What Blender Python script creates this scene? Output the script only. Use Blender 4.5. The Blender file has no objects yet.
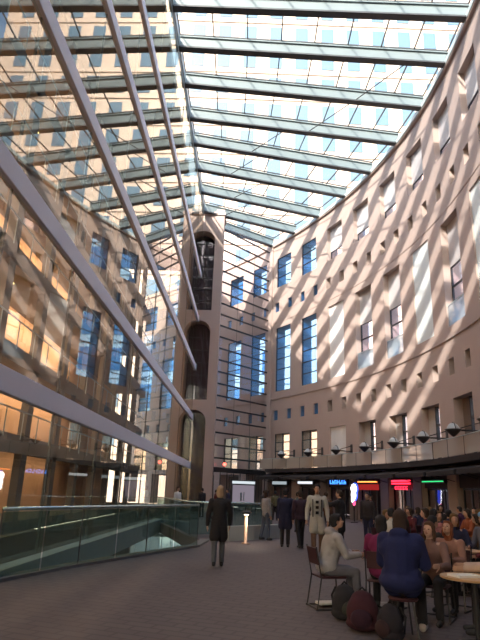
SKY=0.7; SUN=10.0; EXPO=0.0; LIB_E=1700
import bpy, bmesh, math, random
from mathutils import Vector, Matrix
random.seed(7)
scn = bpy.context.scene
C = scn.collection
PI = math.pi
def rad(a): return math.radians(a)

# ------------------------------------------------------------------ materials
def new_mat(name):
    m = bpy.data.materials.new(name); m.use_nodes = True
    nt = m.node_tree; nt.nodes.clear()
    out = nt.nodes.new('ShaderNodeOutputMaterial')
    return m, nt, out
def N(nt, t, **kw):
    n = nt.nodes.new(t)
    for k, v in kw.items():
        if k in n.inputs.keys(): n.inputs[k].default_value = v
        else: setattr(n, k, v)
    return n
def pbr(name, col, rough=.7, metal=0., var=.12, scale=6., bump=0., spec=.5):
    """base colour broken up by noise, optional bump"""
    m, nt, out = new_mat(name)
    b = N(nt, 'ShaderNodeBsdfPrincipled', Roughness=rough, Metallic=metal)
    b.inputs['Specular IOR Level'].default_value = spec
    tc = N(nt, 'ShaderNodeTexCoord'); nz = N(nt, 'ShaderNodeTexNoise', Scale=scale, Detail=4.)
    nt.links.new(tc.outputs['Object'], nz.inputs['Vector'])
    mx = N(nt, 'ShaderNodeMix'); mx.data_type = 'RGBA'
    mx.inputs[6].default_value = (*[c*(1-var) for c in col], 1)
    mx.inputs[7].default_value = (*[min(1, c*(1+var)) for c in col], 1)
    nt.links.new(nz.outputs['Fac'], mx.inputs[0]); nt.links.new(mx.outputs[2], b.inputs['Base Color'])
    if bump:
        bp = N(nt, 'ShaderNodeBump', Strength=bump, Distance=.02)
        nt.links.new(nz.outputs['Fac'], bp.inputs['Height']); nt.links.new(bp.outputs['Normal'], b.inputs['Normal'])
    nt.links.new(b.outputs[0], out.inputs[0])
    return m
def emit(name, col, s):
    m, nt, out = new_mat(name)
    e = N(nt, 'ShaderNodeEmission', Strength=s); e.inputs[0].default_value = (*col, 1)
    nt.links.new(e.outputs[0], out.inputs[0]); return m
def glass(name, tint, ior=1.6, refl=(1, 1, 1), rough=0., haze=0., hazecol=(.8, .8, .8)):
    """thin architectural glass: clear with a tint, mirror by Fresnel, an optional haze layer"""
    m, nt, out = new_mat(name)
    t = N(nt, 'ShaderNodeBsdfTransparent'); t.inputs[0].default_value = (*tint, 1)
    g = N(nt, 'ShaderNodeBsdfGlossy', Roughness=rough); g.inputs[0].default_value = (*refl, 1)
    fr = N(nt, 'ShaderNodeFresnel', IOR=ior)
    # same reflectance from either side of the single sheet
    geo = N(nt, 'ShaderNodeNewGeometry')
    ml = N(nt, 'ShaderNodeMath', operation='MULTIPLY'); 
    inv = N(nt, 'ShaderNodeMath', operation='DIVIDE'); inv.inputs[0].default_value = 1.; 
    io = N(nt, 'ShaderNodeMix'); io.data_type = 'FLOAT'; io.inputs[2].default_value = ior; io.inputs[3].default_value = 1./ior
    inv.inputs[1].default_value = ior
    nt.links.new(geo.outputs['Backfacing'], io.inputs[0])
    nt.links.new(io.outputs[0], fr.inputs['IOR'])
    mx = N(nt, 'ShaderNodeMixShader')
    nt.links.new(fr.outputs[0], mx.inputs[0])
    if haze:
        d = N(nt, 'ShaderNodeBsdfDiffuse'); d.inputs[0].default_value = (*hazecol, 1)
        tl = N(nt, 'ShaderNodeBsdfTranslucent'); tl.inputs[0].default_value = (*hazecol, 1)
        m1 = N(nt, 'ShaderNodeMixShader'); m1.inputs[0].default_value = .5
        nt.links.new(d.outputs[0], m1.inputs[1]); nt.links.new(tl.outputs[0], m1.inputs[2])
        m2 = N(nt, 'ShaderNodeMixShader'); m2.inputs[0].default_value = haze
        nt.links.new(t.outputs[0], m2.inputs[1]); nt.links.new(m1.outputs[0], m2.inputs[2])
        nt.links.new(m2.outputs[0], mx.inputs[1])
    else:
        nt.links.new(t.outputs[0], mx.inputs[1])
    nt.links.new(g.outputs[0], mx.inputs[2])
    nt.links.new(mx.outputs[0], out.inputs[0]); return m
def brick(name, c1, c2, mortar, w, h, scale=1., rot=0., rough=.7, msize=.02):
    m, nt, out = new_mat(name)
    b = N(nt, 'ShaderNodeBsdfPrincipled', Roughness=rough)
    tc = N(nt, 'ShaderNodeTexCoord'); mp = N(nt, 'ShaderNodeMapping'); mp.inputs['Rotation'].default_value = (0, 0, rot)
    br = N(nt, 'ShaderNodeTexBrick', Scale=scale)
    br.inputs['Color1'].default_value = (*c1, 1); br.inputs['Color2'].default_value = (*c2, 1); br.inputs['Mortar'].default_value = (*mortar, 1)
    br.inputs['Brick Width'].default_value = w; br.inputs['Row Height'].default_value = h; br.inputs['Mortar Size'].default_value = msize
    nt.links.new(tc.outputs['Object'], mp.inputs[0]); nt.links.new(mp.outputs[0], br.inputs[0])
    nt.links.new(br.outputs[0], b.inputs['Base Color'])
    bp = N(nt, 'ShaderNodeBump', Strength=.3, Distance=.01); bp.invert = True
    nt.links.new(br.outputs[1], bp.inputs['Height']); nt.links.new(bp.outputs[0], b.inputs['Normal'])
    nt.links.new(b.outputs[0], out.inputs[0]); return m

M = dict(
    wall=pbr('precast_concrete', (.44, .355, .32), .85, var=.06, scale=.8, bump=.1),
    floor=brick('floor_pavers', (.120, .098, .100), (.105, .086, .090), (.085, .07, .073), .40, .20, rot=rad(22), rough=.75),
    conc=pbr('grey_concrete', (.40, .42, .41), .85, scale=2., bump=.1),
    innerconc=pbr('library_concrete', (.22, .20, .18), .85, scale=1.5),
    steel=pbr('painted_steel', (.42, .50, .52), .45, var=.05, scale=3.),
    steeld=pbr('dark_steel', (.05, .055, .06), .5, var=.1),
    transom=pbr('grey_transom_panel', (.86, .86, .95), .5, var=.04, scale=1.),
    recess_shade=pbr('painted_recess_shade', (.045, .035, .035), .6),  # near-black colour that stands in for shade inside recesses
    brownpanel=pbr('brown_panel', (.16, .12, .10), .6),
    black=pbr('black_frame', (.02, .02, .025), .4),
    white=pbr('white_panel', (.80, .80, .80), .6, var=.03, scale=1.),
    palegreen=pbr('pale_blue_panel', (.66, .74, .76), .45, var=.03, scale=1.),
    greypanel=pbr('grey_panel', (.50, .49, .50), .6, var=.04),
    roofglass=glass('roof_glass', (.93, .97, .97), 1.35, haze=.05, hazecol=(.8, .85, .85)),
    wallglass=glass('mirror_glass_wall', (.76, .78, .72), 2.05, refl=(.95, .92, .86)),
    blueglass=glass('blue_window_glass', (.50, .74, .98), 1.35),
    clearglass=glass('clear_window_glass', (.93, .90, .95), 1.35),
    warmglass=glass('warm_window_glass', (.85, .80, .72), 1.5),
    balglass=glass('balustrade_glass', (.66, .80, .78), 1.5, haze=.07, hazecol=(.35, .5, .5)),  # teal haze painted into the panes to veil the dark well
    sillglass=glass('sill_balustrade_glass', (.85, .93, .95), 1.4, haze=.4, hazecol=(.75, .84, .88)),
    dimconc=pbr('dimmed_concrete', (.15, .15, .15), .85, scale=2.),  # darker copy of the grey concrete, the well's dimness put into its colour
    beamsteel=pbr('roof_beam_steel', (.17, .215, .225), .5, var=.05, scale=3.),
    frost=glass('frosted_panel', (.75, .72, .66), 1.3, haze=.8, hazecol=(.75, .70, .64)),
    handrail=pbr('brushed_handrail', (.55, .75, .75), .25, metal=.8, var=.03),
    orange=pbr('warm_wood_wall', (.72, .44, .27), .7, var=.15, scale=.7),
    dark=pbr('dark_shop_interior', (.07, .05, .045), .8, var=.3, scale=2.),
    awning=pbr('black_awning', (.025, .022, .025), .8),
    wood=pbr('wooden_table_top', (.55, .33, .17), .4, var=.2, scale=8.),
    chairframe=pbr('black_chair_frame', (.03, .03, .035), .4),
    chairred=pbr('dark_red_chair', (.045, .012, .02), .6),
    tower=pbr('tower_peach_panels', (.60, .49, .42), .8, var=.05, scale=.2),
    towerwin=pbr('tower_blue_window', (.085, .16, .24), .3, var=.1, scale=.3, metal=.0),
    foliage=pbr('dark_green_foliage', (.04, .09, .03), .8, var=.4, scale=5.),
)

# ------------------------------------------------------------------ mesh helpers
class MB:
    def __init__(s): s.v = []; s.f = []
    def add(s, vs, fs):
        n = len(s.v); s.v += [tuple(v) for v in vs]; s.f += [tuple(i+n for i in f) for f in fs]; return s
    def box(s, a, b):
        x0, y0, z0 = [min(p, q) for p, q in zip(a, b)]; x1, y1, z1 = [max(p, q) for p, q in zip(a, b)]
        return s.add([(x0,y0,z0),(x1,y0,z0),(x1,y1,z0),(x0,y1,z0),(x0,y0,z1),(x1,y0,z1),(x1,y1,z1),(x0,y1,z1)],
                     [(0,3,2,1),(4,5,6,7),(0,1,5,4),(1,2,6,5),(2,3,7,6),(3,0,4,7)])
    def bar(s, p, q, w, h, up=(0, 0, 1)):
        """box beam from p to q, w across, h along 'up'"""
        p = Vector(p); q = Vector(q); d = (q-p).normalized(); up = Vector(up)
        sd = d.cross(up)
        if sd.length < 1e-4: sd = d.cross(Vector((0, 1, 0)))
        sd.normalize(); u = sd.cross(d).normalized()
        vs = [o+sd*a*w/2+u*b*h/2 for o in (p, q) for a, b in ((-1,-1),(1,-1),(1,1),(-1,1))]
        return s.add(vs, [(0,1,2,3),(7,6,5,4),(0,4,5,1),(1,5,6,2),(2,6,7,3),(3,7,4,0)])
    def tube(s, pts, r, n=8, cap=True):
        pts = [Vector(p) for p in pts]; rs = r if isinstance(r, (list, tuple)) else [r]*len(pts)
        base = len(s.v); up = Vector((0, 0, 1))
        for i, p in enumerate(pts):
            d = (pts[min(i+1, len(pts)-1)]-pts[max(i-1, 0)]).normalized()
            a = d.cross(up)
            if a.length < .05: a = d.cross(Vector((1, 0, 0)))
            a.normalize(); b = d.cross(a)
            for k in range(n):
                t = 2*PI*k/n; s.v.append(tuple(p+(a*math.cos(t)+b*math.sin(t))*rs[i]))
        for i in range(len(pts)-1):
            for k in range(n):
                k2 = (k+1) % n; s.f.append((base+i*n+k, base+i*n+k2, base+(i+1)*n+k2, base+(i+1)*n+k))
        if cap:
            s.f.append(tuple(base+k for k in range(n))[::-1]); s.f.append(tuple(base+(len(pts)-1)*n+k for k in range(n)))
        return s
    def lathe(s, prof, c=(0, 0, 0), n=20):
        base = len(s.v)
        for r, z in prof:
            for k in range(n):
                t = 2*PI*k/n; s.v.append((c[0]+r*math.cos(t), c[1]+r*math.sin(t), c[2]+z))
        for i in range(len(prof)-1):
            for k in range(n):
                k2 = (k+1) % n; s.f.append((base+i*n+k, base+i*n+k2, base+(i+1)*n+k2, base+(i+1)*n+k))
        return s
    def ell(s, c, r, R=None, nu=16, nv=10):
        """ellipsoid; R optional rotation"""
        c = Vector(c); base = len(s.v); R = R or Matrix.Identity(3)
        s.v.append(tuple(c+R@Vector((0, 0, -r[2]))))
        for i in range(1, nv):
            ph = -PI/2+PI*i/nv
            for k in range(nu):
                t = 2*PI*k/nu
                s.v.append(tuple(c+R@Vector((r[0]*math.cos(ph)*math.cos(t), r[1]*math.cos(ph)*math.sin(t), r[2]*math.sin(ph)))))
        s.v.append(tuple(c+R@Vector((0, 0, r[2])))); top = len(s.v)-1
        for k in range(nu):
            k2 = (k+1) % nu
            s.f.append((base, base+1+k2, base+1+k))
            for i in range(nv-2): s.f.append((base+1+i*nu+k, base+1+i*nu+k2, base+1+(i+1)*nu+k2, base+1+(i+1)*nu+k))
            s.f.append((top, base+1+(nv-2)*nu+k, base+1+(nv-2)*nu+k2))
        return s
    def mesh(s, name, mat, smooth=False):
        me = bpy.data.meshes.new(name); me.from_pydata(s.v, [], s.f); me.update()
        bm = bmesh.new(); bm.from_mesh(me); bmesh.ops.recalc_face_normals(bm, faces=bm.faces); bm.to_mesh(me); bm.free()
        if smooth: me.polygons.foreach_set('use_smooth', [True]*len(me.polygons))
        me.materials.append(mat); return me
    def build(s, name, mat, parent=None, smooth=False, bevel=0.):
        o = bpy.data.objects.new(name, s.mesh(name, mat, smooth)); C.objects.link(o)
        if parent: o.parent = parent
        if bevel:
            b = o.modifiers.new('bevel', 'BEVEL'); b.width = bevel; b.segments = 2; b.limit_method = 'ANGLE'
        return o
def tag(o, label=None, cat=None, group=None, kind=None):
    if label: o['label'] = label
    if cat: o['category'] = cat
    if group: o['group'] = group
    if kind: o['kind'] = kind
    return o
def empty(name, loc=(0, 0, 0), rz=0., label=None, cat=None, group=None, kind=None):
    o = bpy.data.objects.new(name, None); C.objects.link(o); o.location = loc; o.rotation_euler = (0, 0, rz)
    o.empty_display_size = .2
    return tag(o, label, cat, group, kind)
def copy_tree(o, parent=None):
    kids = [c for c in C.objects if c.parent == o]
    c = o.copy(); C.objects.link(c); c.parent = parent
    for k in kids: copy_tree(k, c)
    return c
ORD = ['first','second','third','fourth','fifth','sixth','seventh','eighth','ninth','tenth','eleventh','twelfth','thirteenth','fourteenth','fifteenth','sixteenth','seventeenth','eighteenth','nineteenth','twentieth']

# ------------------------------------------------------------------ camera
f_px, pitch, roll = 560., rad(17.0), rad(2.1)
F = Vector((0, math.cos(pitch), math.sin(pitch))); U0 = Vector((0, -math.sin(pitch), math.cos(pitch))); R0 = Vector((1, 0, 0))
Rr = R0*math.cos(roll)+U0*math.sin(roll); Uu = U0*math.cos(roll)-R0*math.sin(roll)
cam = bpy.data.cameras.new('camera'); co = bpy.data.objects.new('camera', cam); C.objects.link(co)
cam.sensor_fit = 'VERTICAL'; cam.sensor_height = 24; cam.lens = 24*f_px/640
cam.clip_start = .05; cam.clip_end = 1500
mw = Matrix.Identity(4)
for i in range(3): mw[i][0] = Rr[i]; mw[i][1] = Uu[i]; mw[i][2] = -F[i]
mw[2][3] = 1.65; co.matrix_world = mw; scn.camera = co

# ------------------------------------------------------------------ curved wall geometry
def cx(y):
    if y > 27: return 11.5-.0128*(y-27)**2
    if y > 10: return 11.5-.006*(27-y)**2
    return 9.766
_tab = []; _s = 0; _y = 78.; _px = (cx(_y), _y)
while _y > -14:
    _tab.append((_s, _px[0], _px[1])); _y -= .05; q = (cx(_y), _y); _s += math.hypot(q[0]-_px[0], q[1]-_px[1]); _px = q
_off = next(t[0] for t in _tab if t[2] <= 52.8)
_tab = [(t[0]-_off, t[1], t[2]) for t in _tab]
S0, S1 = _tab[0][0], _tab[-1][0]
def curve(s, out=0.):
    """point at arc length s along the wall's inner face, shifted outwards by out; also returns tangent"""
    import bisect
    i = max(2, min(len(_tab)-3, bisect.bisect([t[0] for t in _tab] if False else _keys, s)))
    a, b = _tab[i-1], _tab[i]; t = (s-a[0])/(b[0]-a[0])
    x = a[1]+t*(b[1]-a[1]); y = a[2]+t*(b[2]-a[2])
    tx, ty = _tab[min(i+2, len(_tab)-1)][1]-_tab[i-3][1], _tab[min(i+2, len(_tab)-1)][2]-_tab[i-3][2]; l = math.hypot(tx, ty); tx /= l; ty /= l
    nx, ny = -ty, tx     # walking towards the viewer (-y): outward (+x)
    return Vector((x+nx*out, y+ny*out, 0)), Vector((tx, ty, 0)), Vector((nx, ny, 0))
_keys = [t[0] for t in _tab]
def yz(s, out, z): p, _, _ = curve(s, out); return (p.x, p.y, z)
def arc_box(mb, sa, sb, oa, ob, za, zb, step=.7):
    n = max(1, int((sb-sa)/step+.5))
    vs = []
    for i in range(n+1):
        s = sa+(sb-sa)*i/n
        vs += [yz(s, oa, za), yz(s, ob, za), yz(s, ob, zb), yz(s, oa, zb)]
    fs = [(0, 1, 2, 3), tuple(4*n+k for k in (3, 2, 1, 0))]
    for i in range(n):
        for k in range(4):
            k2 = (k+1) % 4; fs.append((4*i+k, 4*i+k2, 4*i+4+k2, 4*i+4+k))
    return mb.add(vs, fs)
P = 4.02; WO = 2.27; SB = .95
BAYS = range(-6, 15)
def bay(k): return SB+P*k, SB+P*k+WO
Z_G = (0, 3.2); Z_L = (3.65, 6.75); Z_LS = (8.0, 8.9); Z_M = (10.65, 16.8); Z_MS = (18.45, 19.4); Z_O = (20.98, 24.05); Z_TOP = 25.7
TH = 1.1
def build_curved_wall():
    # s breaks: opening edges, small square edges
    holes = []
    for k in BAYS:
        a, b = bay(k)
        holes.append((a-.35, b+.35, *Z_G))
        for z in (Z_L, Z_M, Z_O): holes.append((a, b, *z))
        for c in (a+.1, a+.1+P/2):
            for z in (Z_LS, Z_MS): holes.append((c-.33, c+.33, *z))
    sa = SB+P*BAYS[0]-1.; sb = SB+P*BAYS[-1]+WO+1.
    ss = sorted(set([round(v, 4) for h in holes for v in h[:2]]+[sa, sb]))
    out = [ss[0]]
    for a, b in zip(ss, ss[1:]):
        if b-a < .02: continue
        n = max(1, int((b-a)/.8)); out += [a+(b-a)*i/n for i in range(1, n+1)]
    ss = out
    zs = sorted(set([v for h in holes for v in h[2:]]+[0, Z_TOP]))
    def solid(i, j):
        if i < 0 or j < 0 or i >= len(ss)-1 or j >= len(zs)-1: return False
        c = (ss[i]+ss[i+1])/2; z = (zs[j]+zs[j+1])/2
        return not any(h[0] < c < h[1] and h[2] < z < h[3] for h in holes)
    mb = MB(); ni, nj = len(ss), len(zs)
    for o in (0., TH):
        for s in ss:
            p, _, _ = curve(s, o)
            for z in zs: mb.v.append((p.x, p.y, z))
    I = lambda l, i, j: l*ni*nj+i*nj+j
    for i in range(ni-1):
        for j in range(nj-1):
            if not solid(i, j): continue
            mb.f.append((I(0,i,j), I(0,i+1,j), I(0,i+1,j+1), I(0,i,j+1)))
            mb.f.append((I(1,i,j), I(1,i,j+1), I(1,i+1,j+1), I(1,i+1,j)))
            if not solid(i-1, j): mb.f.append((I(0,i,j), I(0,i,j+1), I(1,i,j+1), I(1,i,j)))
            if not solid(i+1, j): mb.f.append((I(0,i+1,j), I(1,i+1,j), I(1,i+1,j+1), I(0,i+1,j+1)))
            if not solid(i, j-1): mb.f.append((I(0,i,j), I(1,i,j), I(1,i+1,j), I(0,i+1,j)))
            if not solid(i, j+1): mb.f.append((I(0,i,j+1), I(0,i+1,j+1), I(1,i+1,j+1), I(1,i,j+1)))
    tag(mb.build('wall_right', M['wall']), kind='structure')
    for nm, z0, z1, o in (('trim_1', 9.95, 10.15, -.07), ('trim_2', 25.5, 25.9, -.18), ('trim_3', 17.35, 17.45, -.03)):
        t = MB(); arc_box(t, sa, sb, o, 0.02, z0, z1); tag(t.build(nm, M['wall']), kind='structure')
build_curved_wall()

# windows set back in the openings
wn = [0]
def win(k, z0, z1, kind, out=None):
    if out is None: out = {'blue': .10, 'lit': .12, 'white': .22, 'pale': .14, 'half': .46, 'most': .42, 'slot': .55}[kind]
    a, b = bay(k); wn[0] += 1
    root = empty('window_%d' % wn[0], yz((a+b)/2, out, z0), 0, kind='structure')
    T = root.location
    def loc(mb): mb.v = [(v[0]-T[0], v[1]-T[1], v[2]-T[2]) for v in mb.v]; return mb
    def frame(za, zb, dz, nv=0, w=.07):
        m = MB()
        n = max(1, round((zb-za)/dz))
        for i in range(n+1):
            z = za+(zb-za)*i/n; arc_box(m, a, b, out-.05, out+.05, max(za, z-w/2), min(zb, z+w/2)+.001)
        for i in range(nv+2):
            s = a+(b-a)*i/(nv+1); s = min(max(s, a+w/2), b-w/2); arc_box(m, s-w/2, s+w/2, out-.05, out+.05, za, zb)
        loc(m).build('window_frame', M['black'], root)
    def pane(za, zb, mat):
        m = MB(); arc_box(m, a, b, out-.008, out+.008, za, zb); loc(m).build('window_pane', mat, root)
    def panel(za, zb, mat):
        m = MB(); arc_box(m, a, b, out-.06, out+.06, za, zb); loc(m).build('infill_panel', mat, root)
    def rail():
        m = MB(); arc_box(m, a, b, .10, .12, z0, z0+1.25); g = loc(m).build('window_balustrade', M['sillglass'], root)
        m = MB(); arc_box(m, a, b, .08, .14, z0+1.22, z0+1.28); loc(m).build('rail', M['steel'], g)
    H = z1-z0
    if kind == 'blue': pane(z0, z1, M['blueglass']); frame(z0, z1, 1.03)
    elif kind == 'lit': pane(z0, z1, M['warmglass']); frame(z0, z1, .8, 1)
    elif kind == 'white': panel(z0+.02, z1, M['white'])
    elif kind == 'pale': panel(z0+.02, z1, M['palegreen'])
    elif kind == 'half': panel(z0+H*.58, z1, M['greypanel']); pane(z0, z0+H*.58, M['clearglass']); frame(z0, z0+H*.58, 1.1, 0, .09); rail()
    elif kind == 'most': panel(z0+H*.3, z1, M['greypanel']); pane(z0, z0+H*.3, M['clearglass']); frame(z0, z0+H*.3, .9)
    elif kind == 'slot':
        m = MB(); arc_box(m, a, a+.9, out-.06, out+.06, z0, z1); arc_box(m, a+1.5, b, out-.06, out+.06, z0, z1); loc(m).build('infill_panel', M['greypanel'] if k < 6 else M['brownpanel'], root)
        pane(z0, z1, M['clearglass']); 
        m = MB()
        for q in (a+.9, a+1.5): arc_box(m, q-.05, q+.05, out-.1, out+.1, z0, z1)
        for i in range(4): arc_box(m, a+.9, a+1.5, out-.08, out+.08, z0+i*H/3.1, z0+i*H/3.1+.08)
        loc(m).build('window_frame', M['black'], root)
    return root
MK = {0:'blue', 1:'blue', 2:'white', 3:'half', 4:'half', 5:'pale', 6:'half', 7:'pale'}
for k in BAYS:
    win(k, *Z_M, 'blue' if k < 2 else MK.get(k, 'pale' if k % 2 else 'half'))
    win(k, *Z_O, 'blue' if k < 2 else 'most')
    win(k, *Z_L, 'lit' if k < 2 else ('white' if k == 2 else 'slot'))

def squares():
    for k in BAYS:
        a, _ = bay(k)
        for j, c in enumerate((a+.1, a+.1+P/2)):
            for z in (Z_LS, Z_MS):
                wn[0] += 1
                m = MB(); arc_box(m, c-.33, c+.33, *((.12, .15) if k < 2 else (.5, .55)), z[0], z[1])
                w_ = m.build('window_%d' % wn[0], M['blueglass'] if k < 2 else M['recess_shade']); w_['kind'] = 'structure'  # in nearer bays a dark panel paints in the shade under the soffit
squares()
# shops behind the ground storey, gallery behind the second storey
sa = SB+P*BAYS[0]-1.; sb = SB+P*BAYS[-1]+WO+1.
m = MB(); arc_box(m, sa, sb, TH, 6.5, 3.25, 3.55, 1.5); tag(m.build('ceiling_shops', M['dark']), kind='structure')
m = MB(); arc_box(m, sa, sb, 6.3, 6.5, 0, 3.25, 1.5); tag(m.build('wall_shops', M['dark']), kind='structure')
# balcony slab
m = MB(); arc_box(m, SB, sb, -1.0, 0.02, 3.32, 3.62); tag(m.build('trim_balcony', M['awning']), kind='structure')

# ------------------------------------------------------------------ glass wall on the left (faces a little to the right of straight ahead)
def gx(y): return -4.67+.0233*y
GY0, GY1 = -12., 45.6
WALLTOP = 25.65
gd = Vector((.0233, 1, 0)).normalized(); gn = Vector((1, -.0233, 0)).normalized()
m = MB().add([(gx(GY0), GY0, -4.4), (gx(GY1), GY1, -4.4), (gx(GY1), GY1, WALLTOP), (gx(GY0), GY0, WALLTOP)], [(0, 1, 2, 3)])
gw = m.build('wall_left_glass', M['wallglass']); tag(gw, kind='structure')
# vertical joints
m = MB()
y = GY1
while y > GY0:
    m.bar((gx(y)-.03, y, -4.4), (gx(y)-.03, y, WALLTOP), .05, .05, (0, 1, 0)); y -= 4.0
m.build('glass_joint', M['steeld'], gw)
m = MB(); m.bar((gx(GY0)-.05, GY0, WALLTOP-.05), (gx(GY1)-.05, GY1, WALLTOP-.05), .12, .3); m.build('glass_top_rail', M['steel'], gw)
TZ = [3.5, 7.28, 11.4, 15.6, 19.63]
names = ['lowest', 'second lowest', 'middle', 'second highest', 'highest']
for z, nm in zip(TZ, names):
    r = empty('wall_beam', (gx(GY0), GY0, z), 0, 'pale grey horizontal steel beam running along the left glass wall, %s of the five' % nm, 'beam', 'grey beams along the glass wall')
    o = Vector(r.location)
    a = Vector((gx(GY0)+.01, GY0, z))-o; b = Vector((gx(GY1)+.01, GY1, z))-o
    MB().bar(a, b, .16, .48).build('box_beam', M['transom'], r, bevel=.02)
    MB().bar(b-Vector((0, .0, 0)), b+Vector((0.02, .12, 0)), .24, .56).build('end_plate', M['steel'], r)
# concrete kerb at the foot of the glass, seen down in the light well
m = MB().bar((gx(8)+.18, 8, -.15), (gx(45)+.18, 45, -.15), .35, .62); tag(m.build('trim_kerb', M['conc']), kind='structure')

# ------------------------------------------------------------------ library floors behind the glass
def lb(z0, z1, xa, xb, name, mat, ya=-12, yb=60):
    m = MB().box((xa, ya, z0), (xb, yb, z1)); return tag(m.build(name, mat), kind='structure')
LZ = [(-.5, 0.), (3.3, 3.75), (7.1, 7.5), (11.2, 11.65), (15.4, 15.85), (19.45, 19.9)]
for i, (a, b) in enumerate(LZ):
    lb(a, b, -20, -9.9, 'floor_library_%d' % i, M['innerconc'])
    if i:
        # slender edge fascia with a gallery rail
        m = MB().box((-9.8, -12, b+1.0), (-9.75, 60, b+1.06))
        for yy in range(-12, 60, 2): m.box((-9.8, yy, b-.2), (-9.76, yy+.04, b+1.0))
        tag(m.build('trim_gallery_rail_%d' % i, M['steel']), kind='structure')
lb(25.6, 26.3, -26, gx(20)-.35, 'ceiling_library', M['innerconc'], -40, 60)
lb(-4.5, 26.3, -20.4, -20, 'wall_library_rear', M['orange'])
lb(-4.5, 0, -7.5, -7.2, 'wall_library_basement', M['innerconc'])
# inner concrete screen with tall openings, warm rooms behind it
m = MB()
for i, (a, b) in enumerate(LZ):
    top = (LZ[i+1][0] if i < 5 else 25.6)
    k = 0; y = -10
    while y < 58:
        m.box((-10.25, y, b), (-9.9, y+.7, top)); y += 4.6
    m.box((-10.25, -12, top-.35), (-9.9, 60, top))
tag(m.build('wall_library_screen', M['innerconc']), kind='structure')
# wooden partitions
for i, (a, b) in enumerate(LZ):
    top = (LZ[i+1][0] if i < 5 else 25.6)
    tag(MB().box((-13.2, -12, b), (-13., 60, top)).build('wall_library_panel_%d' % i, M['orange']), kind='structure')
tubeM = emit('warm_tube_light', (1., .75, .3), 5.)
cnt = 0
for i, (a, b) in enumerate(LZ):
    top = (LZ[i+1][0] if i < 5 else 25.6)
    ld = bpy.data.lights.new('library_light', 'AREA'); ld.shape = 'RECTANGLE'; ld.size = 50; ld.size_y = .4
    ld.energy = LIB_E*[.3, .8, 1.3, 1.3, 1., .8][i]; ld.color = (1., .70, .44)
    lo = bpy.data.objects.new('library_light', ld); C.objects.link(lo)
    
    lo.matrix_world = Matrix.Translation((-11.6, 17, top-.12)) @ Matrix.Rotation(rad(20), 4, 'Y') @ Matrix.Rotation(PI/2, 4, 'Z')
    if i in (1, 2, 3, 4):
        for y in (17, 24, 33):
            t = MB().box((-10.75, y, top-.62), (-10.68, y+.8, top-.56)).build('ceiling_lamp', tubeM)
            tag(t, 'warm strip light behind glass, %s library level up, %s' % (ORD[i], {17:'nearest the viewer', 24:'middle one', 33:'farthest one'}[y]), 'lamp', 'warm strip lights in the library')

# ------------------------------------------------------------------ arched end pier
PX0, PX1, PY0, PY1 = -5.3, -1.74, 46., 48.0
ACX, AHW = -3.45, .95
def arch_pier():
    mb = MB()
    arches = [(16.5, 24.0), (8.75, 15.55), (0., 7.9)]
    # front slab with arched openings, 1.0 deep, built as strips
    def slab(y0, y1):
        zs = 0
        mb.box((PX0, y0, 0), (ACX-AHW, y1, 26.2)); mb.box((ACX+AHW, y0, 0), (PX1, y1, 26.2))
        gaps = [(7.9, 8.75), (15.55, 16.5), (24.0, 26.2)]
        for a, b in gaps: mb.box((ACX-AHW, y0, a), (ACX+AHW, y1, b))
        for a, b in arches:                        # spandrels around the round heads
            zc = b-AHW; n = 14
            for i in range(n):
                t0, t1 = PI*i/n, PI*(i+1)/n
                x0, z0 = ACX+AHW*math.cos(t0), zc+AHW*math.sin(t0); x1, z1 = ACX+AHW*math.cos(t1), zc+AHW*math.sin(t1)
                vs = [(x0,y0,z0),(x1,y0,z1),(x1,y0,b+.01),(x0,y0,b+.01),(x0,y1,z0),(x1,y1,z1),(x1,y1,b+.01),(x0,y1,b+.01)]
                mb.add(vs, [(0,1,2,3),(7,6,5,4),(0,4,5,1),(1,5,6,2),(2,6,7,3),(3,7,4,0)])
    slab(PY0, PY0+1.2)
    mb.box((PX0, PY0+1.2, 0), (PX0+.4, PY1, 26.2)); mb.box((PX1-.4, PY0+1.2, 0), (PX1, PY1, 26.2))
    mb.box((PX0+.4, PY1-.15, 0), (PX1-.4, PY1, 26))
    o = mb.build('wall_end_pier', M['wall']); tag(o, kind='structure')
    # glazing in the arches
    for i, (a, b) in enumerate(arches):
        r = empty('window_arch_%d' % (i+1), (ACX, PY0+1., a), 0, kind='structure')
        g = MB().box((-AHW, 0, .02), (AHW, .03, b-a+.0)); g.build('window_pane', M['clearglass'], r)
        f = MB()
        for x in (-.33, .33): f.box((x-.03, -.05, 0), (x+.03, 0, b-a-.3))
        z = 1.1
        while z < b-a-.4: f.box((-AHW, -.05, z), (AHW, 0, z+.05)); z += 1.1
        f.build('window_frame', M['steeld'], r)
    MB().box((PX0+.42, PY0+1.25, 0), (PX1-.42, PY0+1.3, 26)).build('shade_backing', M['recess_shade'], o)  # dark sheet added behind the panes to paint the unlit interior
    MB().box((PX0-.1, PY0-.1, 25.6), (PX1+.1, PY1, 25.9)).build('cornice', M['wall'], o)
arch_pier()

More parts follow.
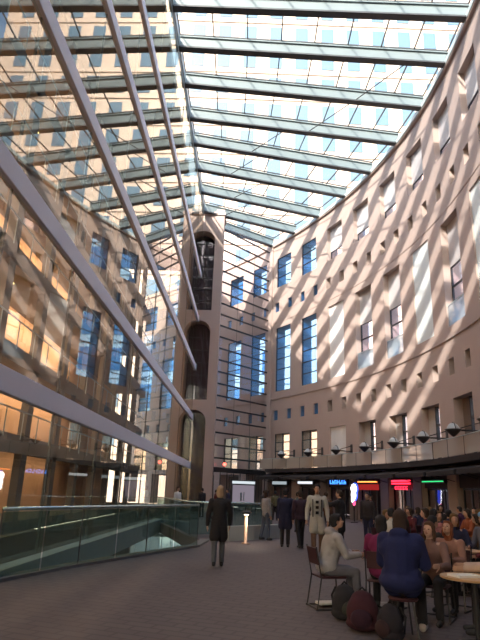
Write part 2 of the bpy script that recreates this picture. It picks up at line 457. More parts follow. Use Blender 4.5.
# ------------------------------------------------------------------ glazed end screen between pier and curved wall
E0 = Vector((PX1, 47.8, 0)); E1 = Vector((2.75, 52.7, 0))
m = MB().add([E0, E1, E1+Vector((0, 0, 25.6)), E0+Vector((0, 0, 25.6))], [(0, 1, 2, 3)])
es = m.build('wall_end_glass', glass('end_glass', (.90, .88, .90), 1.35)); tag(es, kind='structure')
m = MB(); z = 3.2
while z < 25.3:
    m.bar(E0+Vector((0, -.06, z)), E1+Vector((0, -.06, z)), .10, .13); z += 1.04
m.build('transom', M['black'], es)
m = MB()
for t in (.33, .66): 
    q = E0.lerp(E1, t); m.bar(q, q+Vector((0, 0, 25.6)), .03, .03, (0, 1, 0))
m.build('mullion', M['steeld'], es)
m = MB().bar(E0+Vector((0, -.08, 3.3)), E1+Vector((0, -.08, 3.3)), .3, .4); m.build('door_header', M['black'], es)
m = MB()
for i in range(9):
    q = E0.lerp(E1, i/8.); m.bar(q+Vector((0, -.05, 0)), q+Vector((0, -.05, 3.2)), .07, .07, (0, 1, 0))
m.build('door_frame', M['black'], es)
# corner column where the screen meets the wall
m = MB(); arc_box(m, -.55, .35, -.15, .3, 0, 25.6); tag(m.build('trim_corner_column', M['wall']), kind='structure')

# ------------------------------------------------------------------ roof
RL = [20.0, 17.0, 14.0, 11., 8., 5., 2.]
RR = [19.6, 16.3, 13., 9.7, 6.4, 3.1, -.2]
BL = [47.9, 45.6, 42.2, 38.7, 35.3, 32.4, 29.1, 26.1, 23.3]+RL
BR = [52.6, 49.4, 45.9, 42.1, 38.3, 34.4, 30.5, 26.6, 23.3]+RR
beams = []
for i, (a, b) in enumerate(zip(BL, BR)):
    p = Vector((gx(a)+.02, a, 25.65)); q = Vector((cx(b)+.02, b, 25.65)); beams.append((p, q))
    r = empty('roof_beam', p, 0, 'grey painted steel roof beam spanning under the glass roof, %s counted from the far end' % (ORD[i] if i < 20 else 'number %d' % (i+1)), 'beam', 'steel beams of the glass roof')
    d = q-p
    if d.length > 0:
        MB().bar((0, 0, .42), d+Vector((0, 0, .42)), .16, .72).build('beam_web', M['beamsteel'], r)
        MB().bar((0, 0, .04), d+Vector((0, 0, .04)), .42, .10).build('bottom_flange', M['steeld'], r)  # dark steel paints in the shade on the beam's underside
        MB().bar((0, 0, .80), d+Vector((0, 0, .80)), .34, .07).build('top_flange', M['beamsteel'], r)
        st = MB(); n = int(d.length/1.9)
        for k in range(1, n+1):
            c = d*(k/(n+1)); st.tube([c+Vector((0, 0, .8)), c+Vector((0, 0, 1.06))], .05, 6)
        if n: st.build('glazing_stub', M['steeld'], r)
tag(MB().box((-4.9, -40, 26.75), (16, 3.5, 27.3)).build('ceiling_rear_shade', M['innerconc']), kind='structure')  # unseen opaque slab, added to keep sun off the low near wall
# glass sheet + glazing bars above the beams
zt = 26.72
m = MB()
for (p, q), (p2, q2) in zip(beams, beams[1:]):
    m.add([(p.x, p.y, zt), (q.x, q.y, zt), (q2.x, q2.y, zt), (p2.x, p2.y, zt)], [(0, 1, 2, 3)])
roof = m.build('ceiling', M['roofglass']); tag(roof, kind='structure')
m = MB()
for (p, q), (p2, q2) in zip(beams, beams[1:]):
    L = max((q-p).length, (q2-p2).length); n = int(L/1.9)
    for k in range(n+1):
        t = k/max(1, n); a = p.lerp(q, t); b = p2.lerp(q2, t)
        m.bar((a.x, a.y, zt-.06), (b.x, b.y, zt-.06), .06, .1)
m.build('glazing_bar', M['steeld'], roof)
m = MB()
for p, q in beams: m.bar((p.x, p.y, zt-.03), (q.x, q.y, zt-.03), .07, .08)
for (p, q), (p2, q2) in zip(beams, beams[1:]):
    for s_ in (.09, ):
        pass
m.build('cross_bar', M['steeld'], roof)
# edge gutter following the wall top
m = MB()
for (p, q), (p2, q2) in zip(beams, beams[1:]):
    m.bar((q.x-.15, q.y, 25.75), (q2.x-.15, q2.y, 25.75), .16, .3)
    m.bar((p.x, p.y, 25.95), (p2.x, p2.y, 25.95), .12, .5)
tag(m.build('trim_gutter', M['steel']), kind='structure')
# slanting tie rods
for j, (bi, ta, tb) in enumerate([(2, .25, .5), (3, .2, .42), (4, .3, .5), (5, .55, .75), (6, .7, .9), (1, .2, .5)]):
    p, q = beams[bi]; p2, q2 = beams[bi+1]
    a = p.lerp(q, ta)+Vector((0, 0, .1)); b = p2.lerp(q2, tb)+Vector((0, 0, .8))
    t = MB().tube([a, b], .035, 6).build('tie_rod', M['steeld'])
    tag(t, 'thin dark diagonal tie rod between the %s and %s roof beams from the far end' % (ORD[bi], ORD[bi+1]), 'rod', 'diagonal rods under the roof')

# ------------------------------------------------------------------ floor with the opening of the light well
outer = [(gx(-12)+.0, -12), (9.9, -12)]
for k in range(0, 40):
    y = -12+k*2.; outer.append((cx(y)+6.4 if y < 64 else cx(64)+6.4, y))
well = [(gx(7), 7.), (-4.75+.5, 10.2), (-3.35, 12.9), (-2.3, 15.5), (-1.1, 18.2), (-.9, 20.3), (-1.65, 22.3), (-2.6, 26.), (gx(31), 31.)]
# one polygon: along the glass, into the well edge and back, then round the outside
poly = [(gx(-12), -12)]+[(9.8+6, -12)]
y = -12
while y <= 62: poly.append((cx(y)+6.4, y)); y += 2.
poly += [(cx(62)-18, 66), (-8, 66), (-8, 46.), (gx(45.9), 46.)]
poly += well[::-1]
bm = bmesh.new(); vs = [bm.verts.new((x, y, 0)) for x, y in poly]; fc = bm.faces.new(vs)
bmesh.ops.triangulate(bm, faces=[fc]); 
ext = bmesh.ops.extrude_face_region(bm, geom=list(bm.faces))
for g in ext['geom']:
    if isinstance(g, bmesh.types.BMVert): g.co.z -= .45
bmesh.ops.recalc_face_normals(bm, faces=bm.faces)
me = bpy.data.meshes.new('floor'); bm.to_mesh(me); bm.free(); me.materials.append(M['floor'])
fl = bpy.data.objects.new('floor', me); C.objects.link(fl); tag(fl, kind='structure')
tag(MB().box((-7.2, 0, -4.6), (2, 48, -4.4)).build('floor_lower', M['dimconc']), kind='structure')
tag(MB().box((1., 0, -4.4), (1.2, 48, -.45)).build('wall_lower', M['dimconc']), kind='structure')
tag(MB().box((-60, -30, -6), (90, 160, -5.5)).build('ground', M['conc']), kind='structure')
# concrete coping inside the well edge
m = MB()
for a, b in zip(well[1:5], well[2:6]): m.bar((a[0]-.02, a[1], .0), (b[0]-.02, b[1], .0), .3, .12)
tag(m.build('trim_well_coping', M['dimconc']), kind='structure')

tag(MB().box((-4.9, -12.6, 0), (16, -12.2, 26.7)).build('wall_rear', M['wall']), kind='structure')
# balustrades: glass panels, handrail, posts
def balustrade(pts, label, h=1.2):
    r = empty('glass_balustrade', (*pts[0], 0), 0, label, 'balustrade', 'glass balustrades round the light well')
    o = Vector((*pts[0], 0)); V = [Vector((*p, 0))-o for p in pts]
    for a, b in zip(V, V[1:]):
        d = (b-a); n = max(1, round(d.length/1.6))
        for i in range(n):
            p = a+d*(i/n)+d.normalized()*.03; q = a+d*((i+1)/n)-d.normalized()*.03
            MB().bar(p+Vector((0, 0, .6)), q+Vector((0, 0, .6)), .018, 1.1).build('glass_panel', M['balglass'], r)
    m = MB(); m.tube([v+Vector((0, 0, h)) for v in V], .035, 8); m.build('handrail', M['handrail'], r, True)
    for v in V: MB().tube([v, v+Vector((0, 0, h-.03))], .014, 6).build('post', M['steeld'], r)
    return r
bal1 = balustrade([(-4.1, 10.6), (-3.25, 12.9), (-2.2, 15.5), (-1.05, 18.1)], 'near glass balustrade with pale green handrail at the edge of the light well')
balustrade([(-4.0, 31.2), (-2.5, 26.2), (-1.6, 22.3), (0., 23.1), (1.6, 24.1)], 'far glass balustrade with pale handrail beyond the lone lit post')
lw = MB()
for a, b in zip([(-.2, 20.6), (.7, 21.6)], [(.7, 21.6), (1.9, 23.2)]): lw.bar((*a, .24), (*b, .24), .22, .48)
o = lw.build('low_wall', M['conc']); tag(o, 'low pale concrete wall beside the lit post', 'wall')
r = empty('light_post', (.45, 19.8, 0), 0, 'short bronze light post with dark cap glowing on the floor behind the dark-coated walker', 'post')
MB().lathe([(0, 0), (.14, 0), (.14, .03), (.055, .05), (.055, .92), (0, .92)], n=14).build('post_shaft', pbr('bronze_post', (.5, .33, .24), .45, metal=.3), r, True)
MB().lathe([(0, .92), (.15, .93), (.16, .99), (.10, 1.03), (0, 1.04)], n=14).build('post_cap', M['black'], r, True)
MB().lathe([(0, .90), (.08, .90), (.08, .92), (0, .92)], n=12).build('lamp_lens', emit('post_lamp', (1., .85, .65), 6.), r)
ld = bpy.data.lights.new('post_light', 'SPOT'); ld.energy = 18; ld.color = (1, .82, .62); ld.spot_size = rad(150); ld.shadow_soft_size = .08
lo = bpy.data.objects.new('post_light', ld); C.objects.link(lo); lo.parent = r; lo.location = (.1, -.12, .88)

# ------------------------------------------------------------------ tower behind and street blocks
tw = empty('office_tower', (-20, 92, 0), 0, 'tall peach office tower with columns of blue windows seen through the glass roof', 'tower')
TX0, TX1 = -50., 46.; th = 150
MB().box((TX0+20, 0, -5), (TX1+20, 24, th)).build('facade', M['tower'], tw)
wm = MB().box((0, -.12, 0), (2.5, .05, 3.9)).mesh('tower_window', M['towerwin'])
cols = [TX0+20+2+i*5.2 for i in range(18)]
rest = MB(); nwin = 0
for zi, z in enumerate([8+i*6.2 for i in range(22)]):
    for x in cols:
        if 44 < z < 92:
            w = bpy.data.objects.new('tower_window', wm); C.objects.link(w); w.parent = tw; w.location = (x, 0, z); nwin += 1
        else: rest.box((x, -.12, z), (x+2.5, .05, z+3.9))
rr = rest.build('far_tower_window', M['towerwin'], tw); rr['kind'] = 'stuff'
sb_ = MB()
for zi in range(22): sb_.box((TX0+20, -.25, 6.6+zi*6.2), (TX1+20, 0, 7.1+zi*6.2))
sb_.build('floor_band', M['tower'], tw)
def block(x0, x1, y0, y1, h, mat, label):
    r = empty('street_building', ((x0+x1)/2, y0, 0), 0, label, 'building', None)
    w = (x1-x0)/2
    MB().box((-w, 0, -5), (w, y1-y0, h)).build('facade', mat, r)
    MB().box((-w-.3, -.3, h-.6), (w+.3, y1-y0, h)).build('parapet', M['conc'], r)
    wm_ = MB()
    n = int(2*w/4); 
    me_ = MB().box((0, -.08, 0), (1.8, .05, 2.2)).mesh('street_window', M['towerwin'])
    for i in range(n):
        for j in range(max(1, int(h/4)-1)):
            q = bpy.data.objects.new('street_window', me_); C.objects.link(q); q.parent = r; q.location = (-w+1+i*4, 0, 2+j*4)
block(26, 44, 72, 88, 21, pbr('grey_block', (.42, .38, .36), .9), 'grey low street building outside beyond the curved wall')

# ------------------------------------------------------------------ sky + sun
w = bpy.data.worlds.new('world'); scn.world = w; w.use_nodes = True
nt = w.node_tree; nt.nodes.clear()
wo = nt.nodes.new('ShaderNodeOutputWorld'); bg = nt.nodes.new('ShaderNodeBackground'); sk = nt.nodes.new('ShaderNodeTexSky')
sk.sky_type = 'NISHITA'; sk.sun_disc = False
sd = Vector((1., 2.0, -1.4)).normalized()       # direction the sunlight travels
sk.sun_elevation = math.asin(-sd.z); sk.sun_rotation = math.atan2(-sd.x, -sd.y)
sk.air_density = 1.2; sk.dust_density = 2.5
bg.inputs[1].default_value = SKY
nt.links.new(sk.outputs[0], bg.inputs[0]); nt.links.new(bg.outputs[0], wo.inputs[0])
sl = bpy.data.lights.new('sun', 'SUN'); sl.energy = SUN; sl.angle = rad(.6); sl.color = (1., .87, .77)
so = bpy.data.objects.new('sun', sl); C.objects.link(so); so.rotation_euler = sd.to_track_quat('-Z', 'Y').to_euler(); so.location = (-10, -20, 40)

vs_ = scn.view_settings; vs_.view_transform = 'Standard'; vs_.look = 'None'; vs_.gamma = 1; vs_.exposure = EXPO; vs_.use_curve_mapping = False
scn.cycles.use_denoising = True
scn.cycles.transparent_max_bounces = 24; scn.cycles.max_bounces = 10; scn.cycles.glossy_bounces = 4
scn.cycles.caustics_reflective = False

# ================================================================== shop fronts, awnings, balcony panels, lamps
for k in range(0, 12):
    a, b = bay(k); c = (a+b)/2
    where = ORD[k]+' from the far end'
    # awning: sloping hood between the piers
    p, t, n = curve(c, 0); rz = math.atan2(t.y, t.x)
    r = empty('shop_awning', (p.x, p.y, 0), rz, 'black shop awning under the balcony, %s' % where, 'awning', 'black awnings over the shops')
    # local frame: x along the wall (towards viewer), +y outward
    MB().add([(-1.75, 0, 3.3), (1.75, 0, 3.3), (1.75, -1.5, 2.95), (-1.75, -1.5, 2.95), (-1.75, -1.5, 2.72), (1.75, -1.5, 2.72), (1.75, 0, 3.05), (-1.75, 0, 3.05)],
             [(0,1,2,3),(3,2,5,4),(4,5,6,7),(0,3,4,7),(1,6,5,2),(0,7,6,1)]).build('awning_hood', M['awning'], r)
    for x in (-1.6, 1.6): MB().tube([(x, -1.4, 2.85), (x, 0, 2.5)], .02, 6).build('bracket_arm', M['black'], r)
    g = empty('shop_entrance', (p.x, p.y, 0), rz, 'dark glazed shop front between stone piers, %s' % where, 'shop', 'shop fronts of the food hall')
    fr = MB()
    for x in (-1.42, -.5, .5, 1.42): fr.box((x-.04, .28, 0), (x+.04, .36, 2.9))
    for z in (0., 2.1, 2.85): fr.box((-1.46, .28, z), (1.46, .36, z+.09))
    fr.build('door_frame', M['black'], g)
    MB().box((-1.4, .315, .08), (1.4, .325, 2.12)).build('shop_glass', M['clearglass'], g)
    MB().box((-1.42, .1, 2.2), (1.42, .3, 2.85)).build('fascia', M['dark'], g)
    # dark panels added over some shop piers, painting in the dimness below the awnings
    if 0 < k < 5:
        cl = MB(); arc_box(cl, b+.38, a+P-.38, -.05, -.005, 0, 3.2); tag(cl.build('trim_pier_shade_%d' % k, pbr('dark_pier_shade_%d' % k, (.13, .10, .09), .5)), kind='structure')
    # balcony panel
    q, _, _ = curve(c, -.95)
    bpn = empty('balcony_panel', (q.x, q.y, 3.62), rz, 'pale translucent balcony panel above the awning, %s' % where, 'balcony panel', 'pale balcony panels')
    for x0 in (-1.95, .02): MB().box((x0, -.02, .04), (x0+1.9, 0, .84)).build('panel', M['frost'], bpn)
    MB().tube([(-1.98, -.01, .88), (1.98, -.01, .88)], .03, 6).build('rail', M['steel'], bpn)
    for x in (-1.98, 0, 1.98): MB().tube([(x, -.01, 0), (x, -.01, .88)], .025, 6).build('post', M['steeld'], bpn)

dome = pbr('lamp_white_dome', (.42, .46, .48), .3)
for k in range(0, 11):
    s = bay(k)[1]+.75; p, t, n = curve(s, 0.); rz = math.atan2(t.y, t.x)
    r = empty('wall_lamp', (p.x, p.y, 4.74), rz, 'round dark wall lamp with white dome on a long arm, %s from the far end' % ORD[k], 'lamp', 'round lamps along the curved wall')
    c0 = Vector((0, -1.35, 0))
    MB().lathe([(0, -.32), (.10, -.27), (.36, -.02), (.37, .03), (.30, .03), (.05, -.1)], c0, 18).build('lamp_bowl', M['black'], r, True)
    MB().lathe([(.30, .03), (.28, .12), (.20, .24), (.1, .31), (0, .33)], c0, 18).build('dome', dome, r, True)
    MB().lathe([(.37, .0), (.40, .02), (.37, .04)], c0, 18).tube([c0+Vector((-.33, 0, .05)), c0+Vector((-.2, 0, .28)), c0+Vector((0, 0, .36)), c0+Vector((.2, 0, .28)), c0+Vector((.33, 0, .05))], .02, 6).build('hoop', M['black'], r)
    MB().tube([c0+Vector((0, .36, 0)), (0, -.02, 0)], .045, 6).tube([c0+Vector((0, .36, .1)), (0, -.02, .4)], .025, 6).build('arm', M['black'], r)
    MB().box((-.12, -.04, -.3), (.12, 0, .5)).build('wall_plate', M['black'], r)

# signs
def sign(k, x0, x1, z0, z1, cols, name, label, strokes=0, out=-.12, backc=None):
    a, b = bay(k); p, t, n = curve((a+b)/2, 0); rz = math.atan2(t.y, t.x)
    r = empty(name, (p.x, p.y, 0), rz, label, 'sign')
    MB().box((x0-.08, out+.02, z0-.06), (x1+.08, out+.2, z1+.06)).build('sign_box', backc or M['black'], r)
    if strokes:
        m = MB(); rnd = random.Random(k)
        w = (x1-x0)/strokes
        for i in range(strokes):
            x = x0+i*w
            m.box((x+w*.1, out, z0), (x+w*.3, out+.02, z1))
            zz = z0+(z1-z0)*rnd.choice((.05, .4, .75)); m.box((x+w*.1, out, zz), (x+w*.8, out+.02, zz+(z1-z0)*.22))
            if rnd.random() > .4: m.box((x+w*.62, out, z0), (x+w*.8, out+.02, z1*.5+z0*.5))
        m.build('lettering', cols, r)
    else:
        MB().box((x0, out, z0), (x1, out+.02, z1)).build('light_panel', cols, r)
    return r
E_ = lambda n, c, s: emit(n, c, s)
sign(1, -1.5, .6, 2.42, 2.62, E_('white_sign_light', (.85, .9, .95), 1.1), 'shop_sign', 'narrow white lit sign band over the shop nearest the map board')
sign(0, -1.2, .9, 2.35, 2.6, E_('white_sign_light_dim', (.6, .7, .75), .6), 'shop_sign', 'dim white sign band beside the corner column')
sign(2, -1.0, 1.2, 2.42, 2.72, E_('blue_neon', (.05, .25, 1.), 3.2), 'neon_sign', 'blue neon lettering above a shop, left of the glowing figure', 7)
r = sign(3, -1.3, 1.2, 2.55, 2.62, E_('orange_neon', (1., .25, .05), 4.), 'neon_sign', 'orange neon strip over a dark red sign above the glowing figure')
MB().box((-1.2, -.11, 2.05), (1.1, .08, 2.42)).build('red_panel', E_('red_panel_light', (.7, .04, .04), .5), r)
r = sign(4, -1.0, 1.3, 2.58, 2.66, E_('red_neon', (1., .02, .05), 5.), 'neon_sign', 'red neon sign with two bright lines and lettering')
MB().box((-1.0, -.12, 2.42), (1.3, -.1, 2.5)).build('second_line', bpy.data.materials['red_neon'], r)
m = MB()
for i in range(5): m.lathe([(.10, -.02), (.16, 0), (.10, .02)], (0, 0, 0), 10) if False else m.box((-.55+i*.32, -.12, 2.1), (-.5+i*.32, -.1, 2.3)).box((-.55+i*.32, -.12, 2.1), (-.34+i*.32, -.1, 2.15)).box((-.55+i*.32, -.12, 2.26), (-.34+i*.32, -.1, 2.3))
m.build('lettering', bpy.data.materials['red_neon'], r)
sign(5, -1.3, 1.2, 2.52, 2.58, E_('green_neon', (.05, .8, .25), 1.2), 'neon_sign', 'thin green neon line above a dark shop')
sign(8, -.4, .2, 2.3, 2.5, E_('blue_neon_small', (.1, .2, 1.), 2.), 'neon_sign', 'small blue neon sign at the right edge of the photo', 2)
# glowing figure-shaped sign
p, t, n = curve(bay(3)[0]+3.0, -2.2)
r = empty('glowing_sign', (p.x, p.y, 0), math.atan2(t.y, t.x), 'glowing white sign of stacked rounded shapes with blue halo among the shops', 'sign'); r.scale = (1.15, 1.15, 1.08)
MB().lathe([(0, 0), (.22, 0), (.22, .04), (.04, .06), (.04, .95), (0, .95)], n=12).build('stand', M['black'], r)
gm = E_('white_glow', (.92, .95, 1.), 6.)
MB().ell((0, 0, 1.92), (.30, .08, .27), nu=20).ell((-.03, 0, 1.55), (.24, .08, .26), nu=20).ell((-.1, 0, 1.30), (.15, .07, .2)).build('light_shape', gm, r, True)
MB().ell((0, .08, 1.92), (.37, .06, .34), nu=20).ell((-.03, .08, 1.55), (.31, .06, .33), nu=20).build('blue_rim', E_('blue_glow', (.05, .1, 1.), 3.), r, True)
MB().ell((.02, 0, 1.1), (.14, .06, .16)).build('pink_base', E_('pink_glow', (1., .1, .25), 2.), r, True)

# map board in front of the end screen
r = empty('map_board', (.75, 46.0, 0), rad(6), 'dark framed map board with white header and pale poster before the end screen', 'notice board')
MB().box((-1.05, -.08, 0), (-.93, .08, 2.5)).build('post', M['black'], r); MB().box((.93, -.08, 0), (1.05, .08, 2.5)).build('post', M['black'], r)
MB().box((-.93, -.06, .5), (.93, .06, 2.5)).build('board', M['steeld'], r)
MB().box((-.9, -.09, 2.22), (.9, -.06, 2.42)).build('header', emit('board_header', (.8, .9, .95), .9), r)
po = MB().box((-.85, -.08, .75), (.85, -.06, 2.12)).build('poster', emit('lit_poster', (.42, .36, .44), .55), r)
MB().box((-.25, -.1, .95), (-.1, -.08, 1.55)).box((.0, -.1, .95), (.08, -.08, 1.6)).box((-.6, -.1, .8), (.6, -.08, .86)).build('poster_mark', pbr('poster_ink', (.2, .25, .3)), po)
r = MB().ell((-.85, 48.0, 3.75), (.14, .12, .14)).build('alarm_lamp', E_('red_lamp', (1., .12, .08), 5.), None, True)
tag(r, 'small red lamp on the dark header of the end screen', 'lamp')

# ================================================================== furniture
def make_chair(x, y, rz, label, group='cafe chairs'):
    r = empty('cafe_chair', (x, y, 0), rz, label, 'chair', group)
    MB().box((-.21, -.20, .43), (.21, .22, .46)).build('seat', M['chairred'], r, bevel=.01)
    MB().add([(-.2, -.22, .62), (.2, -.22, .62), (.2, -.27, .86), (-.2, -.27, .86), (-.2, -.245, .62), (.2, -.245, .62), (.2, -.295, .86), (-.2, -.295, .86)],
             [(0,1,2,3),(4,7,6,5),(0,4,5,1),(3,2,6,7),(0,3,7,4),(1,5,6,2)]).build('backrest', M['chairred'], r)
    for sx in (-1, 1):
        MB().tube([(sx*.22, .2, .44), (sx*.23, .23, .015)], .012, 6).build('leg', M['chairframe'], r)
        MB().tube([(sx*.22, -.28, .88), (sx*.22, -.2, .44), (sx*.23, -.27, .015)], .012, 6).build('leg', M['chairframe'], r)
        MB().tube([(sx*.23, .25, .014), (sx*.23, -.29, .014)], .013, 6).build('runner', M['chairframe'], r)
    MB().tube([(-.23, -.27, .02), (.23, -.27, .02)], .012, 6).build('stretcher', M['chairframe'], r)
    return r
def make_table(x, y, label, rz=0.):
    r = empty('cafe_table', (x, y, 0), rz, label, 'table', 'cafe tables')
    MB().lathe([(0, .72), (.38, .72), (.40, .73), (.40, .75), (0, .75)], n=28).build('table_top', M['wood'], r)
    MB().lathe([(0, .72), (.035, .72), (.035, .04), (0, .04)], n=10).build('pedestal', M['black'], r)
    MB().lathe([(0, .05), (.05, .05), (.25, .02), (.26, 0), (0, 0)], n=20).build('foot_plate', M['black'], r)
    return r

# ================================================================== people
SKIN = pbr('skin', (.46, .27, .20), .55, var=.05); SKIN2 = pbr('skin_light', (.60, .38, .30), .55, var=.05)
EYE = pbr('eye_dark', (.03, .02, .02), .2); LIP = pbr('lip', (.35, .12, .11), .5)
_mc = {}
def cloth(col):
    if col not in _mc: _mc[col] = pbr('cloth_%d' % len(_mc), col, .9, var=.22, scale=9., bump=.3)
    return _mc[col]
def cap_tube(mb, a, b, ra, rb, n=12):
    """rounded tapered limb"""
    a = Vector(a); b = Vector(b); d = (b-a); L = d.length; d.normalize()
    pts, rs = [], []
    for t in (-.95, -.7, -.35, 0): pts.append(a+d*ra*t); rs.append(ra*math.sqrt(1-t*t))
    for t in (.25, .5, .75): pts.append(a+d*L*t); rs.append(ra+(rb-ra)*t)
    for t in (0, .35, .7, .95): pts.append(b+d*rb*t); rs.append(rb*math.sqrt(1-t*t))
    mb.tube(pts, rs, n)
def fuse(o, vox, it=4):
    r = o.modifiers.new('remesh', 'REMESH'); r.mode = 'VOXEL'; r.voxel_size = vox; r.use_smooth_shade = True
    s = o.modifiers.new('smooth', 'SMOOTH'); s.factor = .5; s.iterations = it
def V3(*a): return Vector(a)
def hand(mb, w, d, n, side, curl=.5, fine=True):
    """w wrist, d direction of the forearm, n palm normal, side = towards thumb"""
    d = d.normalized(); n = (n-d*n.dot(d)).normalized(); t = d.cross(n).normalized()*side
    R = Matrix((t, n, d)).transposed()
    mb.ell(w+d*.05, (.040, .017, .055), R, 12, 8)
    for i, (off, L) in enumerate(((.030, .072), (.011, .082), (-.009, .076), (-.028, .060))):
        p = w+d*.090+t*off; dr = d.copy(); 
        for j, f in enumerate((.45, .32, .23)):
            dr = (dr+n*curl*(.35+.25*j)).normalized(); q = p+dr*L*f*1.05
            cap_tube(mb, p, q, .0092-.0008*j, .0088-.0010*j, 8); p = q
    p = w+d*.03+t*.03; dr = (d*.6+t*.7+n*.25).normalized()
    for f in (.04, .035):
        q = p+dr*f; cap_tube(mb, p, q, .0115, .0095, 8); p = q; dr = (dr+d*.5).normalized()
def person(x, y, rz, label, top, legs, hair, h=1.70, sit=False, arms=None, walk=0., lean=0., long=False, hairlen=0, head=(0, 0), fine=1, bulk=1., group=None, shoe=(.03, .03, .035), skin=None, hood=False, hat=None, extras=None, z=0.):
    k = h/1.72; skin = skin or SKIN
    root = empty('person', (x, y, z), rz, label, 'person', group)
    root.scale = (k, k, k)
    hz = .565 if sit else .93
    hip = V3(0, 0 if not sit else -.05, hz)
    ln = rad(lean); up = V3(0, math.sin(ln), math.cos(ln)); fw = V3(0, math.cos(ln), -math.sin(ln))
    waist = hip+up*.14; chest = hip+up*.37; neck0 = hip+up*.53; 
    shz = hip+up*.475
    neck1 = neck0+up*.06+V3(0, .012, .02)
    hc = neck1+V3(0, .02, .105)
    hy, hp = rad(head[0]), rad(head[1])
    HR = (Matrix.Rotation(hy, 3, 'Z') @ Matrix.Rotation(-hp, 3, 'X'))
    sh = {s: shz+V3(s*.185, 0, 0) for s in (-1, 1)}
    arms = arms or {}
    el, wr, fd = {}, {}, {}
    for s in (-1, 1):
        ua, fa = arms.get(s, ((s*.12, .02, -1), (s*.02, .22, -1)))
        u = Vector(ua).normalized(); f_ = Vector(fa).normalized()
        el[s] = sh[s]+u*.285; wr[s] = el[s]+f_*.245; fd[s] = f_
    hj = {s: hip+V3(s*.09, 0, -.02) for s in (-1, 1)}
    kn, an = {}, {}
    for s in (-1, 1):
        if sit:
            kn[s] = hj[s]+V3(s*.04, .43, -.02); an[s] = V3(kn[s].x+s*.01, kn[s].y+.02-.10*walk*s, .085)
        else:
            sw = walk*s
            kn[s] = hj[s]+V3(s*.005, .42*math.sin(sw*.45+.05*abs(walk)), -.42*math.cos(sw*.45)); 
            back = sw < 0
            an[s] = kn[s]+V3(0, (-.25 if back else .08)*abs(walk)-.02, -.40+(.04 if back else .0)*abs(walk))
            if not back or not walk: an[s].z = .085
    vox = {2: .0075, 1: .010, 0: .014}[fine]
    # body ------------------------------------------------
    b = MB()
    b.ell(hip+V3(0, 0, .02), (.150, .105, .12)); cap_tube(b, hip+up*.05, chest, .118, .135)
    b.ell(chest+up*.02, (.165, .110, .15)); cap_tube(b, sh[-1], sh[1], .055, .055)
    cap_tube(b, neck0-up*.04, neck1+V3(0, 0, .03), .055, .050)
    for s in (-1, 1):
        cap_tube(b, sh[s], el[s], .050, .038); cap_tube(b, el[s], wr[s], .040, .026)
        hand(b, wr[s]+fd[s]*.01, fd[s], V3(-s, .15, 0) if abs(fd[s].x) < .8 else V3(0, 0, -1), (1 if s < 0 else -1), .55)
        cap_tube(b, hj[s], kn[s], .082, .055); cap_tube(b, kn[s], an[s], .056, .036)
        cap_tube(b, an[s]+V3(0, -.03, -.045), an[s]+V3(0, .13, -.055), .034, .028)
    for c, r_ in (((0, -.012, .022), (.076, .094, .092)), ((0, .022, -.045), (.058, .070, .066)), ((0, .052, -.083), (.026, .028, .022)), ((0, .070, .018), (.050, .018, .016)),
                  ((.076, -.005, -.01), (.010, .018, .030)), ((-.076, -.005, -.01), (.010, .018, .030)), ((.036, .062, -.022), (.022, .020, .018)), ((-.036, .062, -.022), (.022, .020, .018))):
        b.ell(hc+HR@Vector(c), r_, HR, 16, 12)
    cap_tube(b, hc+HR@V3(0, .080, .008), hc+HR@V3(0, .102, -.026), .009, .014, 8)
    o = b.build('body', skin, root); fuse(o, vox, 3)
    # face
    if fine:
        for s in (-1, 1):
            MB().ell(hc+HR@V3(s*.030, .082, -.002), (.012, .007, .0065), HR, 10, 6).build('eye', EYE, o, True)
        MB().ell(hc+HR@V3(0, .088, -.058), (.022, .007, .0065), HR, 10, 6).build('mouth', LIP, o, True)
    # hair
    hb = MB()
    hb.ell(hc+HR@V3(0, -.024, .034), (.088, .098, .092), HR, 18, 12)
    hb.ell(hc+HR@V3(0, -.055, -.01), (.082, .062, .085), HR, 16, 10)
    hb.ell(hc+HR@V3(0, .035, .080), (.060, .045, .028), HR, 12, 8)
    if hairlen:
        hb.ell(hc+HR@V3(0, -.070, -.09), (.085, .045, .13 if hairlen > 1 else .09), HR, 16, 10)
        for s in (-1, 1): hb.ell(hc+HR@V3(s*.070, -.015, -.05), (.025, .04, .10 if hairlen > 1 else .07), HR, 12, 8)
    hm = cloth(hair); ho = hb.build('hair', hm, root); fuse(ho, max(.010, vox), 3)
    if hat:
        MB().ell(hc+HR@V3(0, -.012, .060), (.097, .108, .082), HR, 18, 12).build('cap', cloth(hat), root, True)
    # coat / jumper
    t = MB(); B = bulk
    t.ell(hip+up*.10, (.165*B, .125*B, .15)); cap_tube(t, hip+up*.12, chest, .135*B, .150*B)
    t.ell(chest+up*.02, (.190*B, .132*B, .165)); cap_tube(t, sh[-1]*.97+V3(0,0,0)*.03, sh[1], .070*B, .070*B)
    cap_tube(t, neck0-up*.05, neck0+up*.02, .085, .066)
    for s in (-1, 1):
        cap_tube(t, sh[s], el[s], .070*B, .056*B); cap_tube(t, el[s], wr[s]-fd[s]*.0, .056*B, .044*B)
    if hood: t.ell(neck0+V3(0, -.08, .03), (.12, .08, .07))
    if long and not sit:
        for s in (-1, 1): cap_tube(t, hip+V3(s*.05, 0, .02), hip.lerp(hj[s], .8)+V3(s*.02, (kn[s].y-hip.y)*.55, -.28), .125*B, .115*B)
    elif not sit:
        t.ell(hip+V3(0, 0, .0), (.172*B, .13*B, .13))
    else:
        t.ell(hip+V3(0, .0, .03), (.185*B, .16*B, .13))
        if long:
            for s in (-1, 1): cap_tube(t, hj[s]+V3(0, .05, .01), hj[s]+V3(s*.02, .26, .0), .10*B, .095)
    to = t.build('coat' if long or B > 1.05 else 'jacket', cloth(top), root); fuse(to, max(.012, vox), 4)
